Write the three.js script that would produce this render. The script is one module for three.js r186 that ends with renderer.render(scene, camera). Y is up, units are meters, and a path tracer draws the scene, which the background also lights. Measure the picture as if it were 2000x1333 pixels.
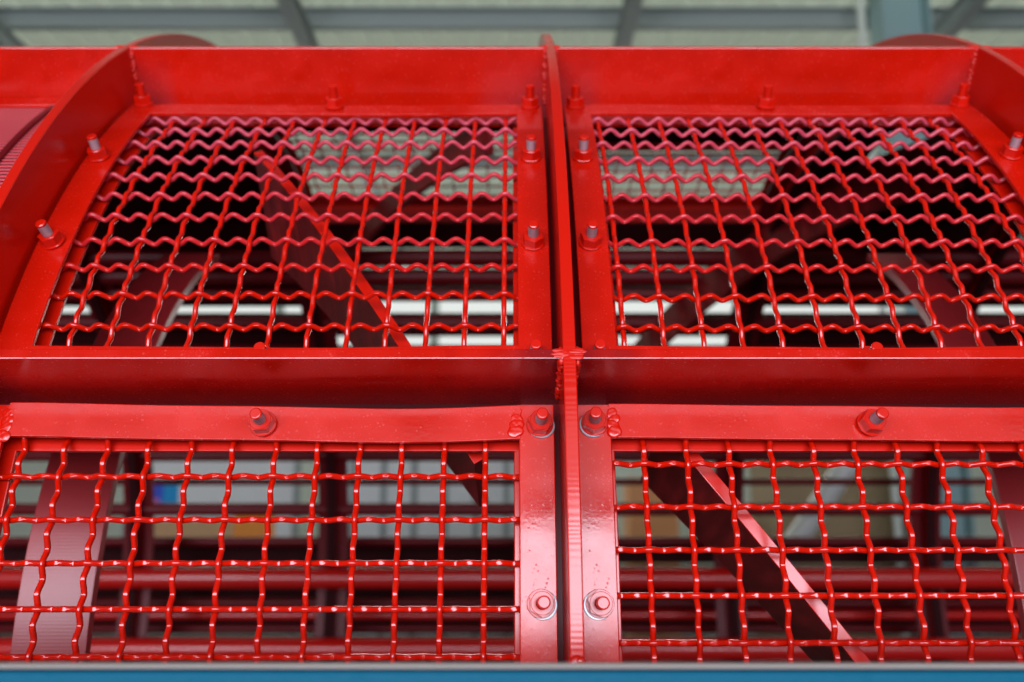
import * as THREE from 'three';
import { RectAreaLightUniformsLib } from 'three/addons/lights/RectAreaLightUniformsLib.js';
import { mergeGeometries, toCreasedNormals } from 'three/addons/utils/BufferGeometryUtils.js';
import { RoundedBoxGeometry } from 'three/addons/geometries/RoundedBoxGeometry.js';

// ------------------------------------------------------------------ camera, light, exposure
const scene = new THREE.Scene();
const W = 1024, H = 682;
const AXIS = 1.5;                                   // height of the drum's axle
const camera = new THREE.PerspectiveCamera(40.64, W / H, 0.05, 120);
camera.position.set(0, AXIS + 0.2136, 1.818);
camera.rotation.set(10 * Math.PI / 180, 0, 0);
camera.focus = 0.86;
camera.userData.fStop = 3.4;
scene.add(camera);

const renderer = new THREE.WebGLRenderer({ antialias: true });
renderer.setSize(W, H);
renderer.toneMapping = THREE.LinearToneMapping;
renderer.toneMappingExposure = 1;
renderer.shadowMap.enabled = true;
renderer.shadowMap.type = THREE.PCFSoftShadowMap;

RectAreaLightUniformsLib.init();
scene.background = new THREE.Color(0.05, 0.054, 0.06);   // dim even light of the hall
function areaLight(name, color, intensity, w, h, from, to) {
  const l = new THREE.RectAreaLight(color, intensity, w, h);
  l.name = name; l.position.set(...from); l.lookAt(...to); scene.add(l); return l;
}
// daylight through the tall hall doorway behind the photographer
areaLight('doorway_daylight', new THREE.Color(0.87, 0.87, 1.0), 10.4, 8, 2.7, [-0.4, 2.75, 7], [0, 2.6, 0]);
// glazed strip high above the doorway
areaLight('clerestory_daylight', new THREE.Color(0.95, 0.97, 1.0), 1.0, 10, 0.9, [0, 4.75, 5.4], [0, 1.8, 0.8]);
// added light above the roof sheets, making them glow through
areaLight('roof_fill_light', new THREE.Color(0.97, 1.0, 0.96), 2.6, 25, 12.4, [0, 6.3, -7.6], [0, 0, -7.61]);
// daylight through the window band in the far wall
areaLight('window_daylight', new THREE.Color(1.0, 0.98, 0.92), 8.0, 17, 1.3, [0, 4.8, -13.75], [0, 4.0, 0]);

// ------------------------------------------------------------------ helpers
let seed = 7;
const rnd = () => { seed = (seed + 0x6d2b79f5) | 0; let t = Math.imul(seed ^ (seed >>> 15), 1 | seed); t = (t + Math.imul(t ^ (t >>> 7), 61 | t)) ^ t; return ((t ^ (t >>> 14)) >>> 0) / 4294967296; };
const rr = (a, b) => a + (b - a) * rnd();
const clamp = THREE.MathUtils.clamp, lerp = THREE.MathUtils.lerp, smooth = THREE.MathUtils.smoothstep;
function makeNoise(n, s) {                       // tileable value noise n x n cells
  const g = new Float32Array(n * n); seed = s; for (let i = 0; i < g.length; i++) g[i] = rnd();
  return (x, y) => {
    x = ((x % 1) + 1) % 1 * n; y = ((y % 1) + 1) % 1 * n;
    const i = Math.floor(x), j = Math.floor(y); let a = x - i, b = y - j; a = a * a * (3 - 2 * a); b = b * b * (3 - 2 * b);
    const G = (p, q) => g[(q % n) * n + (p % n)];
    return lerp(lerp(G(i, j), G(i + 1, j), a), lerp(G(i, j + 1), G(i + 1, j + 1), a), b);
  };
}
const n8 = makeNoise(8, 11), n32 = makeNoise(32, 12), n128 = makeNoise(128, 13), n256 = makeNoise(256, 14);
function tex(size, metres, f, srgb = false) {
  const d = new Uint8Array(size * size * 4);
  for (let y = 0; y < size; y++) for (let x = 0; x < size; x++) {
    const c = f(x / size, y / size), o = (y * size + x) * 4;
    d[o] = clamp(c[0], 0, 1) * 255; d[o + 1] = clamp(c[1], 0, 1) * 255; d[o + 2] = clamp(c[2], 0, 1) * 255; d[o + 3] = 255;
  }
  const t = new THREE.DataTexture(d, size, size); t.wrapS = t.wrapT = THREE.RepeatWrapping; t.magFilter = THREE.LinearFilter;
  t.repeat.set(1 / metres, 1 / metres); if (srgb) t.colorSpace = THREE.SRGBColorSpace; t.needsUpdate = true; return t;
}
// speckle of paint spatter: dots at random places, tileable
function dotField(size, count, rmin, rmax, s) {
  const d = new Float32Array(size * size); seed = s;
  for (let k = 0; k < count; k++) {
    const cx = rnd() * size, cy = rnd() * size, r = rmin + (rmax - rmin) * Math.pow(rnd(), 4), h = rr(0.5, 1), e = Math.ceil(r + 1);
    for (let y = -e; y <= e; y++) for (let x = -e; x <= e; x++) {
      const v = h * clamp(1 - (Math.hypot(x, y) - r + 0.5), 0, 1), i = (((Math.floor(cy) + y) % size + size) % size) * size + ((Math.floor(cx) + x) % size + size) % size;
      if (v > d[i]) d[i] = v;
    }
  }
  return (x, y) => d[Math.floor(y * size) * size + Math.floor(x * size)];
}
const spat = dotField(1024, 5200, 0.7, 2.6, 21), crumbs = dotField(1024, 150, 0.6, 2.0, 22), grain = dotField(1024, 26000, 0.6, 1.2, 23);

const RED = [0.62, 0.0075, 0.0008];
// colour: faint mottling, pale dust crumbs
const paintMap = tex(1024, 0.45, (x, y) => {
  const m = 0.94 + 0.2 * (n8(x, y) - 0.5) + 0.08 * (n32(x, y) - 0.5) - 0.28 * grain(1 - x, y) * n32(x, 1 - y) - 0.3 * crumbs(1 - x, 1 - y), c = crumbs(x, y) * 0.6;
  return [m + c * 0.05, m + c * 0.0, m].map((v, i) => Math.pow(v, 1 / 2.2) * 1.0 + (i ? 0 : 0));
}, true);
const paintRough = tex(1024, 0.45, (x, y) => {
  const s = spat(x, y), g = grain(x, y), v = 0.2 + 0.2 * (n8(x, y) - 0.45) + 0.1 * (n32(x, y) - 0.5) + 0.35 * s + 0.1 * g;
  return [v, v, v];
});
const paintBump = tex(1024, 0.45, (x, y) => {
  const v = 0.42 + 0.12 * (n128(x, y) - 0.5) + 0.1 * (n256(x, y) - 0.5) + 0.42 * spat(x, y) + 0.06 * grain(x, y) + 0.2 * crumbs(x, y);
  return [v, v, v];
});
const red = () => new THREE.Color().setRGB(...RED);
const M = {};
M.paint = new THREE.MeshPhysicalMaterial({ name: 'red_paint', color: red(), roughness: 1, roughnessMap: paintRough, map: paintMap, bumpMap: paintBump, bumpScale: 0.00014, ior: 1.68 });
M.bar = new THREE.MeshPhysicalMaterial({ name: 'red_bar_paint', color: 0xffffff, vertexColors: true, roughness: 1, roughnessMap: paintRough, map: paintMap, bumpMap: paintBump, bumpScale: 0.0001, ior: 1.68 });
M.wire = new THREE.MeshPhysicalMaterial({ name: 'red_wire_paint', color: red(), roughness: 0.13, ior: 1.68 });
// overspray dust lies on the upper rows of wires
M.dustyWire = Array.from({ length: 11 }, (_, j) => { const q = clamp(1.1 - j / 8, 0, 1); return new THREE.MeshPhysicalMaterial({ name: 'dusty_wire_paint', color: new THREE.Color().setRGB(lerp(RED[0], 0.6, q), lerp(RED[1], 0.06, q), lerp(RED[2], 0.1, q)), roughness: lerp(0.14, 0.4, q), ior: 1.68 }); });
M.gloss = new THREE.MeshPhysicalMaterial({ name: 'red_gloss_paint', color: red(), roughness: 0.24, ior: 1.68 });
// flame cut edge of the ring plates: furrows across the edge
const furrow = makeNoise(256, 31);
const ringBump = tex(1024, 0.6, (x, y) => { const v = 0.5 + (0.03 + 0.4 * n8(x, 0.3) * n8(0.5, x)) * (0.5 * Math.sin(2 * Math.PI * (x * 128 + 2.2 * n32(x, 0.2) + 0.02 * y)) + 0.7 * (furrow(x, 0.1 + 0.012 * y) - 0.5)); return [v, v, v]; });
M.ring = new THREE.MeshPhysicalMaterial({ name: 'red_ring_paint', color: red(), roughness: 0.22, bumpMap: ringBump, bumpScale: 0.0004, ior: 1.68 });
const streak = tex(512, 0.6, (x, y) => { const m = 0.55 + 0.5 * n32(x * 2, y * 0.25) * n8(x, y) + 0.15 * n128(x, y * 0.2); return [m, m * 0.98, m * 0.98]; }, true);
M.dusty = new THREE.MeshPhysicalMaterial({ name: 'dusty_red_paint', color: new THREE.Color().setRGB(0.34, 0.018, 0.02), roughness: 0.4, map: streak, ior: 1.5 });
const ribs = tex(512, 0.16, (x, y) => { const v = 0.5 + 0.5 * Math.sin(x * 40 * Math.PI * 2) * 0.8; return [v, v, v]; });
M.weld = new THREE.MeshPhysicalMaterial({ name: 'red_weld_paint', color: red(), roughness: 0.42, ior: 1.5 });
M.ribbed = new THREE.MeshPhysicalMaterial({ name: 'red_ribbed_plate', color: new THREE.Color().setRGB(0.42, 0.025, 0.03), roughness: 0.34, bumpMap: ribs, bumpScale: 0.00004, ior: 1.7 });
const slots = tex(512, 0.16, (x, y) => { const q = Math.sin(x * 22 * Math.PI * 2), v = 0.5 + 0.5 * q; return [0.2 + 0.8 * clamp(0.6 + 1.2 * q, 0, 1), v, v]; });
const slotMap = tex(512, 0.16, (x, y) => { const q = Math.sin(x * 22 * Math.PI * 2), v = 0.3 + 0.7 * clamp(0.8 + 1.4 * q, 0, 1); return [v, v, v]; }, true);
M.slotted = new THREE.MeshPhysicalMaterial({ name: 'red_slotted_plate', color: new THREE.Color().setRGB(0.8, 0.1, 0.12), roughness: 0.36, map: slotMap, bumpMap: slots, bumpScale: 0.0004, ior: 1.6 });
M.pipe = new THREE.MeshPhysicalMaterial({ name: 'red_pipe_paint', color: new THREE.Color().setRGB(0.6, 0.006, 0.004), roughness: 0.27, ior: 1.68 });
M.nearBlack = new THREE.MeshPhysicalMaterial({ name: 'near_black_plate', color: new THREE.Color().setRGB(0.03, 0.002, 0.003), roughness: 0.7, specularIntensity: 0.25 });  // near-black red that keeps the inner and far parts dark
M.darkPipe = new THREE.MeshPhysicalMaterial({ name: 'dark_pipe_red', color: new THREE.Color().setRGB(0.13, 0.004, 0.007), roughness: 0.36, specularIntensity: 0.45 });  // darker, less glossy copy of the pipe red
M.steel = new THREE.MeshPhysicalMaterial({ name: 'thread_steel', color: new THREE.Color().setRGB(0.62, 0.5, 0.56), roughness: 0.4, metalness: 0.45 });
M.zinc = new THREE.MeshPhysicalMaterial({ name: 'zinc_plating', color: new THREE.Color().setRGB(0.42, 0.47, 0.5), roughness: 0.42, metalness: 0.9 });

function tag(o, label, category, kind, group) {
  if (label) o.userData.label = label; if (category) o.userData.category = category;
  if (kind) o.userData.kind = kind; if (group) o.userData.group = group; return o;
}
function mesh(name, geo, mat, parent) {
  const m = new THREE.Mesh(geo, mat); m.name = name; m.castShadow = m.receiveShadow = true; parent.add(m); return m;
}
function group(name, parent) { const g = new THREE.Group(); g.name = name; parent.add(g); return g; }

// a closed profile [[a, b] ...] carried along frames {o, u, v}; uv in metres
function sweep(profile, frames, { caps = true, crease = 0.2, color = null } = {}) {
  const n = profile.length, pos = [], uv = [], idx = [], col = [];
  const per = [0]; for (let i = 0; i < n; i++) { const a = profile[i], b = profile[(i + 1) % n]; per.push(per[i] + Math.hypot(a[0] - b[0], a[1] - b[1])); }
  let s = 0; const v = new THREE.Vector3();
  frames.forEach((f, k) => {
    if (k) s += f.o.distanceTo(frames[k - 1].o);
    for (let i = 0; i <= n; i++) {
      const p = profile[i % n]; v.copy(f.o).addScaledVector(f.u, p[0]).addScaledVector(f.v, p[1]);
      pos.push(v.x, v.y, v.z); uv.push(s, per[i]); if (color) col.push(...color(v, p, s));
    }
  });
  for (let k = 0; k + 1 < frames.length; k++) for (let i = 0; i < n; i++) {
    const a = k * (n + 1) + i, b = a + 1, c = a + n + 1, d = c + 1; idx.push(a, c, b, b, c, d);
  }
  if (caps) for (const k of [0, frames.length - 1]) {
    const base = pos.length / 3, f = frames[k];
    for (let i = 0; i < n; i++) { const p = profile[i]; v.copy(f.o).addScaledVector(f.u, p[0]).addScaledVector(f.v, p[1]); pos.push(v.x, v.y, v.z); uv.push(p[0], p[1]); if (color) col.push(...color(v, p, s)); }
    for (let i = 1; i + 1 < n; i++) k ? idx.push(base, base + i + 1, base + i) : idx.push(base, base + i, base + i + 1);
  }
  let g = new THREE.BufferGeometry();
  g.setAttribute('position', new THREE.Float32BufferAttribute(pos, 3)); g.setAttribute('uv', new THREE.Float32BufferAttribute(uv, 2));
  if (color) g.setAttribute('color', new THREE.Float32BufferAttribute(col, 3));
  g.setIndex(idx);
  // outward orientation check by signed volume
  let vol = 0; const A = new THREE.Vector3(), B = new THREE.Vector3(), C = new THREE.Vector3();
  for (let i = 0; i < idx.length; i += 3) { A.fromArray(pos, idx[i] * 3); B.fromArray(pos, idx[i + 1] * 3); C.fromArray(pos, idx[i + 2] * 3); vol += A.dot(B.cross(C)); }
  if (vol < 0) { for (let i = 0; i < idx.length; i += 3) { const t = idx[i]; idx[i] = idx[i + 1]; idx[i + 1] = t; } g.setIndex(idx); }
  return toCreasedNormals(g, crease);
}
// rectangle a0..a1 x b0..b1 with small rounded corners
function rect(a0, a1, b0, b1, c) {
  const k = c * 0.3;
  return [[a0 + c, b0], [a1 - c, b0], [a1 - k, b0 + k], [a1, b0 + c], [a1, b1 - c], [a1 - k, b1 - k], [a1 - c, b1], [a0 + c, b1], [a0 + k, b1 - k], [a0, b1 - c], [a0, b0 + c], [a0 + k, b0 + k]];
}
function tube(points, binormal, radius, radial = 8, flat = null) {   // flat(k): a pressed flat on the outer side at point k      // smooth round wire in one plane, closed by flat ends
  const n = points.length, pos = [], nor = [], uv = [], idx = [], T = new THREE.Vector3(), N = new THREE.Vector3();
  for (let k = 0; k < n; k++) {
    T.subVectors(points[Math.min(k + 1, n - 1)], points[Math.max(k - 1, 0)]).normalize(); N.crossVectors(binormal, T).normalize();
    for (let i = 0; i <= radial; i++) {
      const a = i / radial * 2 * Math.PI, c = Math.cos(a), s = Math.sin(a), cut = flat && c > 0.8 && flat(k) ? c - 0.78 : 0, x = N.x * c + binormal.x * s, y = N.y * c + binormal.y * s, z = N.z * c + binormal.z * s;
      pos.push(points[k].x + (x - N.x * cut) * radius, points[k].y + (y - N.y * cut) * radius, points[k].z + (z - N.z * cut) * radius); if (cut) nor.push(N.x, N.y, N.z); else nor.push(x, y, z); uv.push(k * 0.003, i / radial * 0.02);
      if (k && i < radial) { const q = (k - 1) * (radial + 1) + i, r = q + radial + 1; idx.push(q, q + 1, r, q + 1, r + 1, r); }
    }
  }
  for (const k of [0, n - 1]) {
    const e = pos.length / 3, d = k ? 1 : -1; T.subVectors(points[Math.min(k + 1, n - 1)], points[Math.max(k - 1, 0)]).normalize();
    for (let i = 0; i < radial; i++) { const q = (k * (radial + 1) + i) * 3; pos.push(pos[q], pos[q + 1], pos[q + 2]); nor.push(T.x * d, T.y * d, T.z * d); uv.push(0, 0); }
    for (let i = 1; i + 1 < radial; i++) d > 0 ? idx.push(e, e + i, e + i + 1) : idx.push(e, e + i + 1, e + i);
  }
  const g = new THREE.BufferGeometry();
  g.setAttribute('position', new THREE.Float32BufferAttribute(pos, 3)); g.setAttribute('normal', new THREE.Float32BufferAttribute(nor, 3)); g.setAttribute('uv', new THREE.Float32BufferAttribute(uv, 2)); g.setIndex(idx);
  return g;
}

// ------------------------------------------------------------------ setting: floor, far wall, roof
const concrete = tex(512, 4, (x, y) => { const v = 0.3 + 0.12 * (n8(x, y) - 0.5) + 0.12 * (n32(x, y) - 0.5) + 0.08 * (n256(x, y) - 0.5); return [v, v * 0.99, v * 0.96]; }, true);
const floor = mesh('floor', new THREE.PlaneGeometry(60, 60), new THREE.MeshStandardMaterial({ map: concrete, roughness: 0.7 }), scene);
{ const u = floor.geometry.attributes.uv; for (let i = 0; i < u.count; i++) u.setXY(i, u.getX(i) * 60, u.getY(i) * 60); }
floor.rotation.x = -Math.PI / 2; tag(floor, 'grey concrete floor of the hall', null, 'structure');

const wallZ = -14, eaves = 5.75;
const cladMat = new THREE.MeshStandardMaterial({ name: 'cladding', color: new THREE.Color().setRGB(0.7, 0.75, 0.67), roughness: 0.5 });
const steelMat = new THREE.MeshStandardMaterial({ name: 'grey_green_steel', color: new THREE.Color().setRGB(0.3, 0.35, 0.33), roughness: 0.5 });
const wall = group('back_wall', scene); tag(wall, 'pale grey far wall of the hall with a bright window band', null, 'structure');
mesh('cladding', new THREE.BoxGeometry(30, 4.1, 0.2).translate(0, 2.05, wallZ - 0.1), cladMat, wall);
mesh('cladding', new THREE.BoxGeometry(30, 0.5, 0.2).translate(0, 5.7, wallZ - 0.1), cladMat, wall);
const paneMat = new THREE.MeshStandardMaterial({ name: 'daylit_window_glass', color: 0x222222, roughness: 0.3, emissive: new THREE.Color(0.95, 1.0, 0.96), emissiveIntensity: 0.8 });
for (let k = 0; k < 11; k++) {
  const x = -15 + 15 / 11 + k * 30 / 11, w = 30 / 11;
  const win = mesh('window', new THREE.BoxGeometry(w - 0.16, 1.34, 0.04).translate(x, 4.775, wallZ - 0.12), paneMat, wall);
  const post = []; for (const dx of [-w / 2 + 0.04, w / 2 - 0.04]) post.push(new THREE.BoxGeometry(0.078, 1.35, 0.16).translate(x + dx, 4.775, wallZ - 0.1));
  mesh('window_frame', mergeGeometries(post), steelMat, win);
}
const sheetMat = new THREE.MeshPhysicalMaterial({ name: 'translucent_roof_sheet', color: new THREE.Color().setRGB(0.72, 0.75, 0.69), roughness: 0.95, transmission: 0.4, thickness: 0 });
const roof = group('roof', scene); tag(roof, 'pale grey-green sheet roof of the hall on steel purlins and rafters', null, 'structure');
function sheetProfile(w) { const out = []; for (let x = 0; x < w - 1e-6; x += 0.25) out.push([x, 0], [x + 0.13, 0], [x + 0.16, 0.03], [x + 0.22, 0.03]); out.push([w, 0]); return out; }
{
  const pr = sheetProfile(1), top = pr.map(([a, b]) => [a, b + 0.004]).reverse(), sh = new THREE.Shape([...pr, ...top].map(([a, b]) => new THREE.Vector2(a, b)));
  const g = new THREE.ExtrudeGeometry(sh, { depth: 13, bevelEnabled: false });
  for (let k = -13; k < 13; k++) { const m = mesh('roof_sheet', g, sheetMat, roof); m.position.set(k + 0.001 * (k & 1), eaves, wallZ); }
  const purlin = mergeGeometries([new THREE.BoxGeometry(26, 0.16, 0.008), new THREE.BoxGeometry(26, 0.008, 0.07).translate(0, 0.084, 0.035), new THREE.BoxGeometry(26, 0.008, 0.07).translate(0, -0.084, 0.035)]);
  for (const z of [-1.9, -3.6, -5.25, -6.9, -8.5, -10.1, -11.7]) mesh('purlin', purlin, steelMat, roof).position.set(0, eaves - 0.092, z);
  const raf = mergeGeometries([new THREE.BoxGeometry(0.012, 0.14, 12.6), new THREE.BoxGeometry(0.11, 0.012, 12.6).translate(0, -0.076, 0), new THREE.BoxGeometry(0.11, 0.012, 12.6).translate(0, 0.076, 0)]);
  for (const x of [-6.8, -4.2, -1.7, 0.92, 3.5, 6.1]) mesh('rafter', raf, steelMat, roof).position.set(x, eaves - 0.27, wallZ + 6.4);
}
const column = group('steel_column', scene); column.position.set(3.06, 0, -4.9);
tag(column, 'pale blue-grey steel column rising behind the drum at the upper right', 'column');
const colMat = new THREE.MeshStandardMaterial({ name: 'blue_grey_steel', color: new THREE.Color().setRGB(0.28, 0.42, 0.42), roughness: 0.45 });
mesh('web', new THREE.BoxGeometry(0.34, 5.74, 0.016).translate(0, 2.87, 0), colMat, column);
for (const s of [-1, 1]) mesh('flange', new THREE.BoxGeometry(0.02, 5.74, 0.26).translate(s * 0.18, 2.87, 0), colMat, column);
{ const b = mesh('brace', new THREE.BoxGeometry(0.07, 1.6, 0.07), steelMat, column); b.position.set(0.72, 4.9, -0.2); b.rotation.z = -0.72; }
const pipeUp = group('downpipe', scene); pipeUp.position.set(2.76, 0, -4.9);
tag(pipeUp, 'thin pale vertical pipe just left of the steel column', 'pipe');
mesh('tube', new THREE.CylinderGeometry(0.03, 0.03, 5.74, 16).translate(0, 2.87, 0), cladMat, pipeUp);

// ------------------------------------------------------------------ the trommel drum
// drum measure: S metres per mesh opening; t = degrees of arc up from the camera-facing side, r and x in openings
const S = 0.04, TILT = -10, R = 24.36, RT = 26.35;
const D2R = Math.PI / 180;
const radial = (t) => new THREE.Vector3(0, Math.sin((t + TILT) * D2R), Math.cos((t + TILT) * D2R));
const tangent = (t) => new THREE.Vector3(0, Math.cos((t + TILT) * D2R), -Math.sin((t + TILT) * D2R));
const P = (t, r, x) => radial(t).multiplyScalar(r * S).setX(x * S);
const XA = new THREE.Vector3(1, 0, 0);
const drum = group('trommel_drum', scene); drum.position.set(0, AXIS, 0);
tag(drum, 'large red painted rotary screening drum with bolted wire mesh panels', 'screening drum');

// arcs: profile in (x, radial) of openings, swept from t0 to t1
function arc(x0, x1, r0, r1, t0, t1, n, c = 0.04, opt = {}) {
  const fr = []; for (let k = 0; k <= n; k++) { const t = lerp(t0, t1, k / n); fr.push({ o: P(t, 0, 0).addScaledVector(radial(t), r0 * S), u: XA, v: radial(t) }); }
  return sweep(rect(x0 * S, x1 * S, 0, (r1 - r0) * S, c * S), fr, opt);
}
// straight pieces along the axle: profile in (tangential, radial)
function along(t, r0, r1, w0, w1, x0, x1, n, c = 0.04, opt = {}, wob = null) {
  const fr = [], a = radial(t), b = tangent(t);
  for (let k = 0; k <= n; k++) {
    const x = lerp(x0, x1, k / n), o = a.clone().multiplyScalar(r0 * S).setX(x * S);
    if (wob) { const [p, q] = wob(k / n); o.addScaledVector(b, p * S).addScaledVector(a, q * S); }
    fr.push({ o, u: b, v: a });
  }
  return sweep(rect(w0 * S, w1 * S, 0, (r1 - r0) * S, c * S), fr, opt);
}
const RINGS = [-27.4, -13.1, 1.3, 15.9, 30.4];
// ring plates
for (const x of RINGS) {
  const r = mesh('ring', arc(x - 0.15, x + 0.15, R - 1.3, RT, 0, 360, 240, 0.03, { caps: false }), M.ring, drum);
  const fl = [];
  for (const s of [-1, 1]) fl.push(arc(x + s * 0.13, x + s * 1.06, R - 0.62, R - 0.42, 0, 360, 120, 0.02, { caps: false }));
  for (const g of fl) mesh('ring_flange', g, M.darkPipe, r);
  mesh('dark_band', arc(x - 0.32, x + 0.32, R - 1.5, R - 1.28, 0, 360, 120, 0.02, { caps: false }), M.nearBlack, r);  // added dark band, shading the ring's inner edge by colour
}
// longitudinal bars between the rings; overspray haze beside the welds
const haze = makeNoise(16, 41);
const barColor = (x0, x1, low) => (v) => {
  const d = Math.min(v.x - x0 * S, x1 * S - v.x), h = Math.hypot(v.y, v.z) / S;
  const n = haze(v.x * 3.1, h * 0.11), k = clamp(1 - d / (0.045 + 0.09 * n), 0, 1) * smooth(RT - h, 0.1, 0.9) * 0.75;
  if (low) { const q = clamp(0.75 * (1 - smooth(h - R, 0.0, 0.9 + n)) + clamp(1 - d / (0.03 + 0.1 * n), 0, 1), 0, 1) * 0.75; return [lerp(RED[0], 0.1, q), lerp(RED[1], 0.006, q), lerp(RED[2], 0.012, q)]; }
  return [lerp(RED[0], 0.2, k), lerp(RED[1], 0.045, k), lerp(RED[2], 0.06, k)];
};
const bays = RINGS.slice(0, -1).map((x, i) => [x + 0.15, RINGS[i + 1] - 0.15]);
for (const t of [61.5, 29.25, -2.5, 92.75, 124.2, -34, -66, -98])
  for (const [a, b] of bays) {
    const bar = mesh('crossbar', along(t, R - 0.5, RT - 0.02 * (t === 29.25 ? 1 : 1), -0.13, 0.13, a - 0.02, b + 0.02, 60, 0.03, { color: barColor(a, b, t === 29.25) }), M.bar, drum);
    mesh('gap_filler', along(t, R - 0.62, R - 0.44, -1.15, 1.15, a + 0.1, b - 0.1, 2, 0.02), M.nearBlack, bar);  // added dark strip that closes the gap under the bar to light
    // weld fillets where the bar meets the rings
    if (t === 61.5 || t === 29.25) {
      for (const [xe, s] of [[a, 1], [b, -1]]) for (const side of [-1, 1]) {
        const w = [];
        for (let k = 0; k < 30; k++) {
          const g = new THREE.SphereGeometry(1, 10, 8); g.scale(rr(0.06, 0.1) * S, rr(0.09, 0.14) * S, rr(0.05, 0.08) * S); g.rotateX(rr(-0.5, 0.5));
          const rad = lerp(R + 0.1, RT - 0.08, (k + rr(-0.8, 0.8)) / 30), o = P(t, rad, xe + s * rr(0.0, 0.05)).addScaledVector(tangent(t), side * rr(0.1, 0.16) * S);
          w.push(g.translate(o.x, o.y, o.z));
        }
        for (let k = 0; k < 5; k++) {  // spatter run over the outer corner
          const g = new THREE.SphereGeometry(1, 10, 8); g.scale(rr(0.1, 0.2) * S, rr(0.02, 0.035) * S, rr(0.04, 0.07) * S); g.rotateX(Math.PI / 2 - (t + TILT) * D2R);
          const o = P(t, RT - rr(0.01, 0.04), xe + s * rr(-0.02, 0.1)).addScaledVector(tangent(t), side * rr(0.0, 0.1) * S); w.push(g.translate(o.x, o.y, o.z));
        }
        mesh('weld', mergeGeometries(w), M.weld, bar);
      }
    }
  }

// ---- screen panels
const WR = 0.069;                  // wire radius
const crimp = (q) => Math.asin(0.6 * Math.cos(q)) / Math.asin(0.6);
const DEG = 1 / (R * D2R);         // degrees of arc per opening
function panel(name, label, { bk = -0.9, dusty = true, ch = 0.105, cv = 0.045, t0, t1, x0, x1, ht, vx, full = true, left, right, wobble = 0, slant = 0 }) {
  const p = group(name, drum); p.userData.label = label;
  // wires along the axle
  const geoH = [0, 1].map((j) => {
    const pts = [], a = x0 - 0.45, b = x1 + 0.45, n = Math.round((b - a) * 1.5 * 18), q = [];
    for (let k = 0; k <= n; k++) { const x = lerp(a, b, k / n); q.push(3 * (x - vx)); pts.push(new THREE.Vector3(x * S, ch * S * crimp(3 * Math.PI * (x - vx) + Math.PI * j), 0)); }
    return tube(pts, new THREE.Vector3(0, 0, 1), WR * S, 12, (k) => Math.abs(q[k] - Math.round(q[k])) < 0.12 && Math.round(q[k]) % 3 !== 0);
  });
  for (let j = 0; ht - j * DEG > t0 - 0.2; j++) {
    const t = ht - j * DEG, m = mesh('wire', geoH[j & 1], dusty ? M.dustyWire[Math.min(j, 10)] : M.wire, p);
    m.position.copy(P(t, R, 0)); m.rotation.x = -(t + TILT) * D2R + Math.PI / 2; m.rotation.order = 'XYZ';
    m.rotation.z = slant; m.position.y += 0; m.position.addScaledVector(tangent(t), rr(-0.02, 0.02) * S);
  }
  // wires round the drum
  const geoV = [0, 1].map((i) => {
    const pts = [], n = Math.round((t1 - t0 + 1.6) / DEG * 1.5 * 18), q = [];
    for (let k = 0; k <= n; k++) { const t = lerp(t0 - 0.8, t1 + 0.8, k / n); q.push(3 * (ht - t) / DEG); pts.push(P(t, R - cv * crimp(3 * Math.PI * (ht - t) / DEG + Math.PI * i), 0)); }
    return tube(pts, XA, WR * S, 12, (k) => Math.abs(q[k] - Math.round(q[k])) < 0.12 && Math.round(q[k]) % 3 !== 0);
  });
  for (let i = 0, x; (x = vx + i) < x1 + 0.1; i++) { if (x < x0 - 0.1) continue; mesh('wire', geoV[i & 1], M.wire, p).position.x = (x + rr(-0.015, 0.015)) * S; }
  // frame of flat strips over and under the wires
  const o0 = R + 0.175, o1 = R + 0.3, u0 = R - 0.32, u1 = R - 0.19, w = 0.87;
  const wob = (k) => (f) => [wobble * (Math.sin(f * 5.2 + k) * 0.06 + Math.sin(f * 11 + 2 * k) * 0.025), wobble * 0.03 * Math.sin(f * 7 + k)];
  const top = (t1 + 0.5 * w * DEG), bot = (t0 - 0.5 * w * DEG);
  mesh('frame_strip', along(top, o0, o1, -w / 2, w / 2, x0 - 0.02, x1 + 0.02, 48, 0.025, {}, wob(1)), M.paint, p);
  mesh('frame_strip', along(bot, o0, o1, -w / 2, w / 2, x0 - 0.02, x1 + 0.02, 48, 0.025, {}, wob(2)), M.paint, p);
  mesh('frame_strip', arc(left ?? x0 - w, x0, o0 + 0.004, o1 + 0.004, t0 - w * DEG, t1 + w * DEG, 60, 0.025), M.paint, p);
  mesh('frame_strip', arc(x1, right ?? x1 + w, o0 + 0.004, o1 + 0.004, t0 - w * DEG, t1 + w * DEG, 60, 0.025), M.paint, p);
  mesh('backing_strip', along(top - bk, u0, u1, -w / 2, w / 2, x0 - 0.6, x1 + 0.6, 2, 0.025), M.gloss, p);
  mesh('backing_strip', along(bot + 0.25, u0, u1, -w / 2, w / 2, x0 - 0.6, x1 + 0.6, 2, 0.025), M.gloss, p);
  mesh('backing_strip', arc(x0 - w + 0.1, x0 + 0.12, u0 + 0.004, u1 - 0.004, t0, t1, 40, 0.025), M.gloss, p);
  mesh('backing_strip', arc(x1 - 0.12, x1 + w - 0.1, u0 + 0.004, u1 - 0.004, t0, t1, 40, 0.025), M.gloss, p);
  return p;
}
panel('screen_panel', 'upper left wire mesh panel in its bolted red frame', { t0: 31.9, t1: 56.9, x0: -11.93, x1: 0.15, ht: 57.2, vx: -11.2, wobble: 0.5, left: -12.84, right: 1.0 });
panel('screen_panel', 'upper right wire mesh panel in its bolted red frame', { t0: 31.9, t1: 56.9, x0: 2.6, x1: 14.5, ht: 57.05, vx: 2.85, wobble: 0.5, left: 1.74, right: 15.5 });
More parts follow.
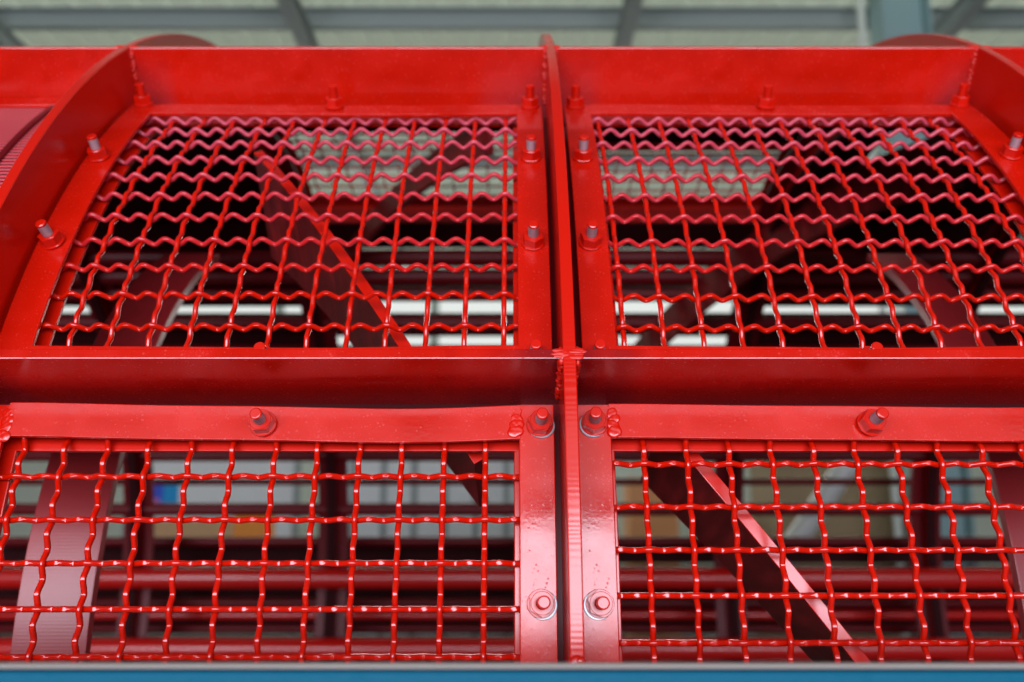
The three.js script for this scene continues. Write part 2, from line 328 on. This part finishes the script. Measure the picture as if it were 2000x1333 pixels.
const lowerLeft = panel('screen_panel', 'lower left wire mesh panel in its bolted red frame', { t0: 0.4, t1: 26.05, x0: -12.0, x1: 0.17, ht: 24.13, bk: 0.25, dusty: false, ch: 0.076, cv: 0.074, vx: -11.62, wobble: 1, left: -12.86, right: 1.0 });
const lowerRight = panel('screen_panel', 'lower right wire mesh panel in its bolted red frame', { t0: 0.4, t1: 26.05, x0: 2.34, x1: 14.4, ht: 24.85, bk: 0.25, dusty: false, ch: 0.076, cv: 0.074, vx: 3.13, wobble: 0.6, left: 1.5, right: 15.4 });
// welds joining the strips of the lower frames
function puddle(parent, t, x, len) {      // one weld run: overlapping flat discs with raised rims
  const w = [], n = 4;
  for (let k = 0; k < n; k++) {
    const rad = rr(0.17, 0.21) * S, g = new THREE.LatheGeometry([[0, 0.034], [0.3, 0.033], [0.6, 0.034], [0.8, 0.026], [0.93, 0.012], [1.05, -0.01]].map(([a, b]) => new THREE.Vector2(a * rad + 1e-6, b * S * rr(0.95, 1.05))), 26);
    const q = g.attributes.position, ph = rr(0, 9);
    for (let i = 0; i < q.count; i++) { const x = q.getX(i), z = q.getZ(i), a = Math.atan2(z, x), e = 1 + 0.09 * Math.sin(2 * a + ph) + 0.03 * Math.sin(5 * a + 2 * ph) * Math.min(1, Math.hypot(x, z) / rad); q.setXYZ(i, x * e, q.getY(i) + 0.006 * S * Math.sin(x / rad * 5 + ph) * Math.cos(z / rad * 6), z * e); }
    g.scale(rr(0.75, 0.95), 0.85, rr(0.7, 1.0)); g.rotateY(rr(0, 3)); g.rotateZ(rr(-0.08, 0.08)); g.computeVertexNormals();
    const tt = t - k * len / n * DEG; g.rotateX(Math.PI / 2 - (tt + TILT) * D2R);
    const o = P(tt, R + 0.3 + 0.012 * k, x + rr(-0.025, 0.025)); w.push(g.translate(o.x, o.y, o.z));
  }
  return mesh('weld', mergeGeometries(w), M.gloss, parent);
}
puddle(lowerLeft, 27.6, 0.1, 0.62); puddle(lowerLeft, 27.6, -12.0, 0.75);
puddle(lowerRight, 27.6, 2.4, 0.62); puddle(lowerRight, 27.6, 14.4, 0.75);

// ---- bolts
const hexR = 0.0118, nutH = 0.0105;
const nutGeo = (() => {
  const body = new THREE.CylinderGeometry(hexR, hexR, nutH - 0.0006, 6).toNonIndexed().translate(0, (nutH - 0.0006) / 2, 0); body.computeVertexNormals();
  const cone = new THREE.LatheGeometry([[0.0062, nutH - 0.0012], [hexR * 0.865, nutH - 0.0007], [hexR * 0.82, nutH], [0.0062, nutH]].map(([a, b]) => new THREE.Vector2(a, b)), 36).toNonIndexed();
  return mergeGeometries([body, toCreasedNormals(cone, 0.5)]);
})();
const washerGeo = toCreasedNormals(new THREE.LatheGeometry([[0.0055, 0], [0.0124, 0], [0.0127, 0.0004], [0.0127, 0.0018], [0.0123, 0.0022], [0.0055, 0.0022]].map(([a, b]) => new THREE.Vector2(a, b)), 40), 0.6);
const threadGeo = (() => { const pr = [[0, 0]]; for (let y = 0; y <= 0.0196; y += 0.00055) pr.push([0.0056 - 0.0005 * (Math.round(y / 0.00055) % 2), y]); pr.push([0.0054, 0.0198], [0, 0.0198]); return new THREE.LatheGeometry(pr.map(([a, b]) => new THREE.Vector2(a, b)), 24); })();
const tipGeo = toCreasedNormals(new THREE.LatheGeometry([[0, 0], [0.0057, 0], [0.0057, 0.0022], [0.0049, 0.0031], [0.0044, 0.0034], [0, 0.0034]].map(([a, b]) => new THREE.Vector2(a, b)), 28), 0.6);
function bolt(t, x, { lift = 0.3, h = 0.026, bare = true, zinc = false, tilt = [0, 0], turn = rnd() * 1.05 } = {}) {
  const b = group('bolt', drum); b.position.copy(P(t, R + lift, x));
  b.rotation.set(Math.PI / 2 - (t + TILT) * D2R + tilt[0], 0, tilt[1]);
  if (zinc) { const z = mesh('washer', washerGeo, M.zinc, b); z.position.set(zinc === 1 ? -0.0014 : 0.0014, 0, 0.0010); z.scale.set(1.015, 0.8, 1.015); }
  const w = mesh('washer', washerGeo, M.gloss, b); w.position.y = 0.0006;
  const n = mesh('nut', nutGeo, M.gloss, b); n.position.y = 0.0027; n.rotation.y = turn;
  const s = mesh('threaded_stud', threadGeo, bare ? M.steel : M.gloss, b); s.position.y = h - 0.0195;
  const c = mesh('stud_tip', tipGeo, M.gloss, b); c.position.y = h; return b;
}
bolt(26.95, -5.89, { tilt: [0.02, 0.03] });
bolt(26.9, 0.66, { tilt: [-0.02, -0.06], zinc: 2 });
bolt(17.36, 0.64, { bare: false, zinc: 2, tilt: [-0.02, -0.06] });
bolt(26.95, 1.95, { zinc: 1, tilt: [-0.02, 0.02] });
bolt(26.95, 8.48, { bare: true, tilt: [0, -0.1] });
bolt(17.36, 1.93, { bare: false, zinc: 1, tilt: [0, -0.02] });
for (const [t, x, o] of [[39.92, -12.4, { bare: true, tilt: [0, 0.12] }], [49.23, -12.42, { tilt: [0, 0.05] }], [59.0, -12.45, { bare: false }], [58.4, -5.95, { bare: false }], [39.83, 0.57, {}], [49.16, 0.57, {}], [58.46, 0.6, { bare: false }],
  [58.46, 2.12, { bare: false }], [49.16, 2.13, {}], [39.83, 2.12, { tilt: [0, -0.03] }], [58.46, 8.52, { bare: false }], [58.9, 15.1, { bare: false }], [49.5, 15.05, {}], [39.8, 15.05, {}],
  [30.85, -6.05, {}], [31.05, 0.58, {}], [31.05, 2.12, {}], [30.85, 8.75, {}], [8, 0.64, { bare: false }], [8, 1.93, { bare: false }]]) bolt(t, x, o);

// weld blob where the ring plate was pieced together low on the front
{
  const w = [], x = 1.3;
  for (let k = 0; k < 9; k++) {
    const g = new THREE.SphereGeometry(1, 14, 10); g.scale(rr(0.1, 0.17) * S, rr(0.06, 0.1) * S, rr(0.1, 0.2) * S);
    const t = 14.55 + rr(-0.35, 0.35); g.rotateX(Math.PI / 2 - (t + TILT) * D2R); const o = P(t, RT, x + rr(-0.12, 0.12)); w.push(g.translate(o.x, o.y, o.z));
  }
  mesh('weld', mergeGeometries(w), M.gloss, drum);
}

// ---- spiral flights inside the drum
function flight(t0, t1, xAt, k, rOut = 23.6, rIn = 19.7) {
  const fr = [], n = 60;
  for (let i = 0; i <= n; i++) {
    const t = lerp(t0, t1, i / n), x = xAt + k * (t - t0);
    const T = tangent(t).multiplyScalar(R * D2R).addScaledVector(XA, k).normalize(), N = new THREE.Vector3().crossVectors(T, radial(t)).normalize();
    fr.push({ o: P(t, rIn, x), u: N, v: radial(t) });
  }
  const f = mesh('spiral_flight', sweep(rect(-0.15 * S, 0.15 * S, 0, (rOut - rIn) * S, 0.02 * S), fr), M.dusty, drum);
  mesh('edge', sweep(rect(-0.152 * S, 0.152 * S, (rOut - rIn) * S + 0.0002, (rOut - rIn + 0.06) * S, 0.015 * S), fr), M.gloss, f);
}
flight(55, 25.6, -8.35, -0.257);
flight(28, 2, 3.8, -0.305);
flight(92, 134, -1.0, -0.27, 23.9, 22.2);
flight(96, 150, 22.5, -0.27, 23.9, 21);

// lifter bands beside the rings
for (const [x, w] of [[-13.5, 1.1], [15.95, 0.9]]) mesh('lifter_band', arc(x - w, x + w, 17.2, 17.55, -6, 74, 70, 0.03), M.ribbed, drum);

// ---- far side: mesh panels above, bar screen of pipes below, plates in the end bays
function farMesh(x0, x1, t0, t1) {
  const gs = [];
  for (let t = t0; t < t1; t += DEG) { const g = new THREE.CylinderGeometry(WR * S, WR * S, (x1 - x0) * S, 5, 1, true).rotateZ(Math.PI / 2), o = P(t, R, (x0 + x1) / 2); gs.push(g.translate(o.x, o.y, o.z)); }
  for (let x = x0 + 0.5; x < x1; x += 1) { const pts = []; for (let k = 0; k <= 14; k++) pts.push(P(lerp(t0, t1, k / 14), R, x)); gs.push(tube(pts, XA, WR * S, 5)); }
  const p = group('screen_panel', drum); p.userData.label = 'wire mesh panel on the far side of the drum';
  tag(mesh('wire_mesh', mergeGeometries(gs), M.wire, p), null, null, 'stuff');
  for (const t of [t0 - 1, t1 + 1]) mesh('frame_strip', along(t, R + 0.16, R + 0.28, -0.44, 0.44, x0 - 0.8, x1 + 0.8, 2, 0.02), M.gloss, p);
  for (const x of [x0 - 0.43, x1 + 0.43]) mesh('frame_strip', arc(x - 0.43, x + 0.43, R + 0.165, R + 0.285, t0, t1, 16, 0.02), M.gloss, p);
}
farMesh(-11.9, 0.2, 95.5, 117.5); farMesh(2.4, 14.8, 106, 117.5);
mesh('cover_plate', arc(1.5, 15.7, R + 0.2, R + 0.4, 93.5, 105.2, 16, 0.02), M.nearBlack, drum);
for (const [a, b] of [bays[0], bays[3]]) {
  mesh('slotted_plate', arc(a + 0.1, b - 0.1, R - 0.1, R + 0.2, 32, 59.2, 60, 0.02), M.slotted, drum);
  for (const q of [0.16, 0.32, 0.48, 0.64, 0.8]) { const xx = a < 0 ? lerp(b, a, q) : lerp(a, b, q); mesh('clamp_bar', arc(xx - 0.1, xx + 0.1, R + 0.2, R + 0.3, 32, 59.2, 40, 0.02), M.darkPipe, drum); }
  if (a < 0) mesh('slotted_plate', arc(a + 0.1, b - 0.1, R - 0.1, R + 0.2, 66, 124.3, 60, 0.02), M.nearBlack, drum);
  else for (const [p, q, q0, q1] of [[a + 0.1, b - 0.1, 66, 97.5], [a + 0.1, 19.6, 97.6, 112], [23.4, b - 0.1, 97.6, 112], [a + 0.1, b - 0.1, 112.1, 124.3]]) mesh('slotted_plate', arc(p, q, R - 0.1, R + 0.2, q0, q1, 30, 0.02), M.nearBlack, drum);
  for (const [p, q] of a < 0 ? [[a + 0.1, -18.2], [-15.5, b - 0.1]] : [[a + 0.1, 18.5], [22.2, b - 0.1]]) mesh('slotted_plate', arc(p, q, R - 0.1, R + 0.2, 124.4, 127.7, 4, 0.02), M.nearBlack, drum);
  for (const [q0, q1] of [[127.8, 140.3], [143.1, 166]]) mesh('slotted_plate', arc(a < 0 ? a - 16 : a + 0.1, a < 0 ? b - 0.1 : b + 16, R - 0.1, R + 0.2, q0, q1, 30, 0.02), M.nearBlack, drum);
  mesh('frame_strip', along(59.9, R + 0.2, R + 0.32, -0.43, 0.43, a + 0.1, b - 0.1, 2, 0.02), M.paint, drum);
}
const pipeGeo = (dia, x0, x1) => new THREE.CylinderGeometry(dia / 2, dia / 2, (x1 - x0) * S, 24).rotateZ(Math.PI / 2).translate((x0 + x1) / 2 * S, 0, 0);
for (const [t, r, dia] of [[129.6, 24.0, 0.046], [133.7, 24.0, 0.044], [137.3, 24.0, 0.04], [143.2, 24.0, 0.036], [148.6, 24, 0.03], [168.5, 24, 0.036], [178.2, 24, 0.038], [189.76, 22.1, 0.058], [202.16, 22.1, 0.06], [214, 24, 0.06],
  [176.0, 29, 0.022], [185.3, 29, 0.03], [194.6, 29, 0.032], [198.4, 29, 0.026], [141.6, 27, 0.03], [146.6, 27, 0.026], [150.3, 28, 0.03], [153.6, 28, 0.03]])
  mesh('pipe', pipeGeo(dia, -42, 45), r < 24.5 && t > 189 ? M.pipe : M.darkPipe, drum).position.copy(P(t, r, 0));

// ------------------------------------------------------------------ chute behind the drum
const chute = group('chute', scene); chute.position.set(0, 0, -1.3);
tag(chute, 'dark maroon slatted chute wall low behind the drum', 'chute');
for (const [y0, y1] of [[1.52, 1.583], [1.297, 1.512], [0.6, 1.289]]) mesh('slat', new RoundedBoxGeometry(3.8, y1 - y0, 0.03, 1, 0.003).translate(0, (y0 + y1) / 2, 0), M.nearBlack, chute);
for (const y of [1.47, 1.36, 1.22]) mesh('rail', new THREE.CylinderGeometry(0.016, 0.016, 3.8, 14).rotateZ(Math.PI / 2).translate(0, y, 0.04), M.pipe, chute);
for (const x of [-1.85, 1.85]) mesh('post', new RoundedBoxGeometry(0.06, 1.56, 0.06, 1, 0.004).translate(x, 0.78, -0.05), M.darkPipe, chute);

// ------------------------------------------------------------------ blue beam in front
const beam = group('blue_beam', scene); beam.position.set(0, 1.5572, 1.25);
tag(beam, 'blurred blue painted steel beam with a coloured grey sheen strip on top crossing the bottom of the picture', 'beam');
const blueMat = new THREE.MeshPhysicalMaterial({ name: 'blue_paint', color: new THREE.Color().setRGB(0.0, 0.1, 0.175), roughness: 0.5, specularIntensity: 0.3, bumpMap: paintBump, bumpScale: 0.0003 });
mesh('rail', new RoundedBoxGeometry(3, 0.12, 0.012, 4, 0.003), blueMat, beam);
mesh('sheen_strip', new RoundedBoxGeometry(3, 0.003, 0.007, 2, 0.0012).translate(0, 0.0622, 0), new THREE.MeshStandardMaterial({ name: 'grey_sheen', color: new THREE.Color().setRGB(0.27, 0.25, 0.22), roughness: 0.8 }), beam);  // added strip: roof reflection on the beam's top put in as grey

// ------------------------------------------------------------------ things on the shop floor behind the drum
function boardTexture() {
  const c = document.createElement('canvas'); c.width = 512; c.height = 256; const g = c.getContext('2d');
  g.fillStyle = '#eef0ec'; g.fillRect(0, 0, 512, 256); g.fillStyle = '#3a58d8'; g.fillRect(0, 70, 100, 76); g.fillStyle = '#12a0e0'; g.fillRect(100, 70, 50, 76); g.fillStyle = '#e87ab0'; g.fillRect(30, 110, 60, 22);
  g.fillStyle = '#ff9c33'; g.fillRect(330, 130, 130, 110); g.fillStyle = '#d6a878'; g.fillRect(0, 165, 330, 80);
  const t = new THREE.CanvasTexture(c); t.colorSpace = THREE.SRGBColorSpace; return t;
}
const board = group('notice_board', scene); board.position.set(-2.7, 0, -6.6);
tag(board, 'pale standing board with blue and orange print, seen blurred through the lower left mesh', 'board');
{
  const bm = new THREE.MeshStandardMaterial({ name: 'printed_board', map: boardTexture(), roughness: 0.6 });
  mesh('panel', new THREE.BoxGeometry(1.45, 0.85, 0.03).translate(0, 1.69, 0), bm, board);
  for (const s of [-1, 1]) mesh('post', new THREE.BoxGeometry(0.05, 2.1, 0.05).translate(s * 0.76, 1.05, 0), steelMat, board);
}
const windowBlock = group('window_stand_in', scene); windowBlock.position.set(-0.75, 0, -7);  // pale ribbed block added in place of a slatted, daylit window
tag(windowBlock, 'pale grey ribbed block standing in for a slatted window behind the drum, seen blurred left of the middle ring', 'windowBlock');
{
  const cm = new THREE.MeshStandardMaterial({ name: 'pale_enamel', color: new THREE.Color().setRGB(0.8, 0.83, 0.8), roughness: 0.4 });
  mesh('body', new THREE.BoxGeometry(1.7, 2.2, 0.6).translate(0, 1.1, 0), cm, windowBlock);
  for (let k = 0; k < 6; k++) mesh('window_rib', new THREE.BoxGeometry(0.05, 2.0, 0.05).translate(-0.7 + k * 0.28, 1.1, 0.32), steelMat, windowBlock);
}
const whiteMat = new THREE.MeshStandardMaterial({ name: 'white_enamel', color: new THREE.Color().setRGB(0.85, 0.86, 0.82), roughness: 0.4 });
const carton = new THREE.MeshStandardMaterial({ name: 'cardboard', color: new THREE.Color().setRGB(0.38, 0.27, 0.15), roughness: 0.8 });
const orangeMat = new THREE.MeshStandardMaterial({ name: 'orange_enamel', color: new THREE.Color().setRGB(0.85, 0.36, 0.12), roughness: 0.5 });
function box(name, label, x, y, z, w, h, d, m) {
  const g = group(name, scene); g.position.set(x, y, z); tag(g, label, 'box');
  mesh('body', new RoundedBoxGeometry(w, h, d, 2, 0.01).translate(0, h / 2, 0), m, g); mesh('lid', new RoundedBoxGeometry(w + 0.02, 0.05, d + 0.02, 2, 0.01).translate(0, h + 0.025, 0), m, g); return g;
}
box('brown_carton', 'large brown carton behind the lower right mesh', 2.75, 0, -6, 1.3, 2.0, 0.8, carton);
box('orange_box', 'tall orange box just right of the middle ring, far behind the drum', 1.3, 0, -7, 0.45, 1.9, 0.5, orangeMat);
const pole = group('white_pole', scene); pole.position.set(0.385, 0, -3.2); tag(pole, 'white pole leaning in front of the brown carton', 'pole');
{ const s = group('lean', pole); s.rotation.z = -0.64; mesh('shaft', new THREE.CylinderGeometry(0.06, 0.06, 2.9, 20).translate(0, 1.45, 0), whiteMat, s); }


renderer.render(scene, camera);
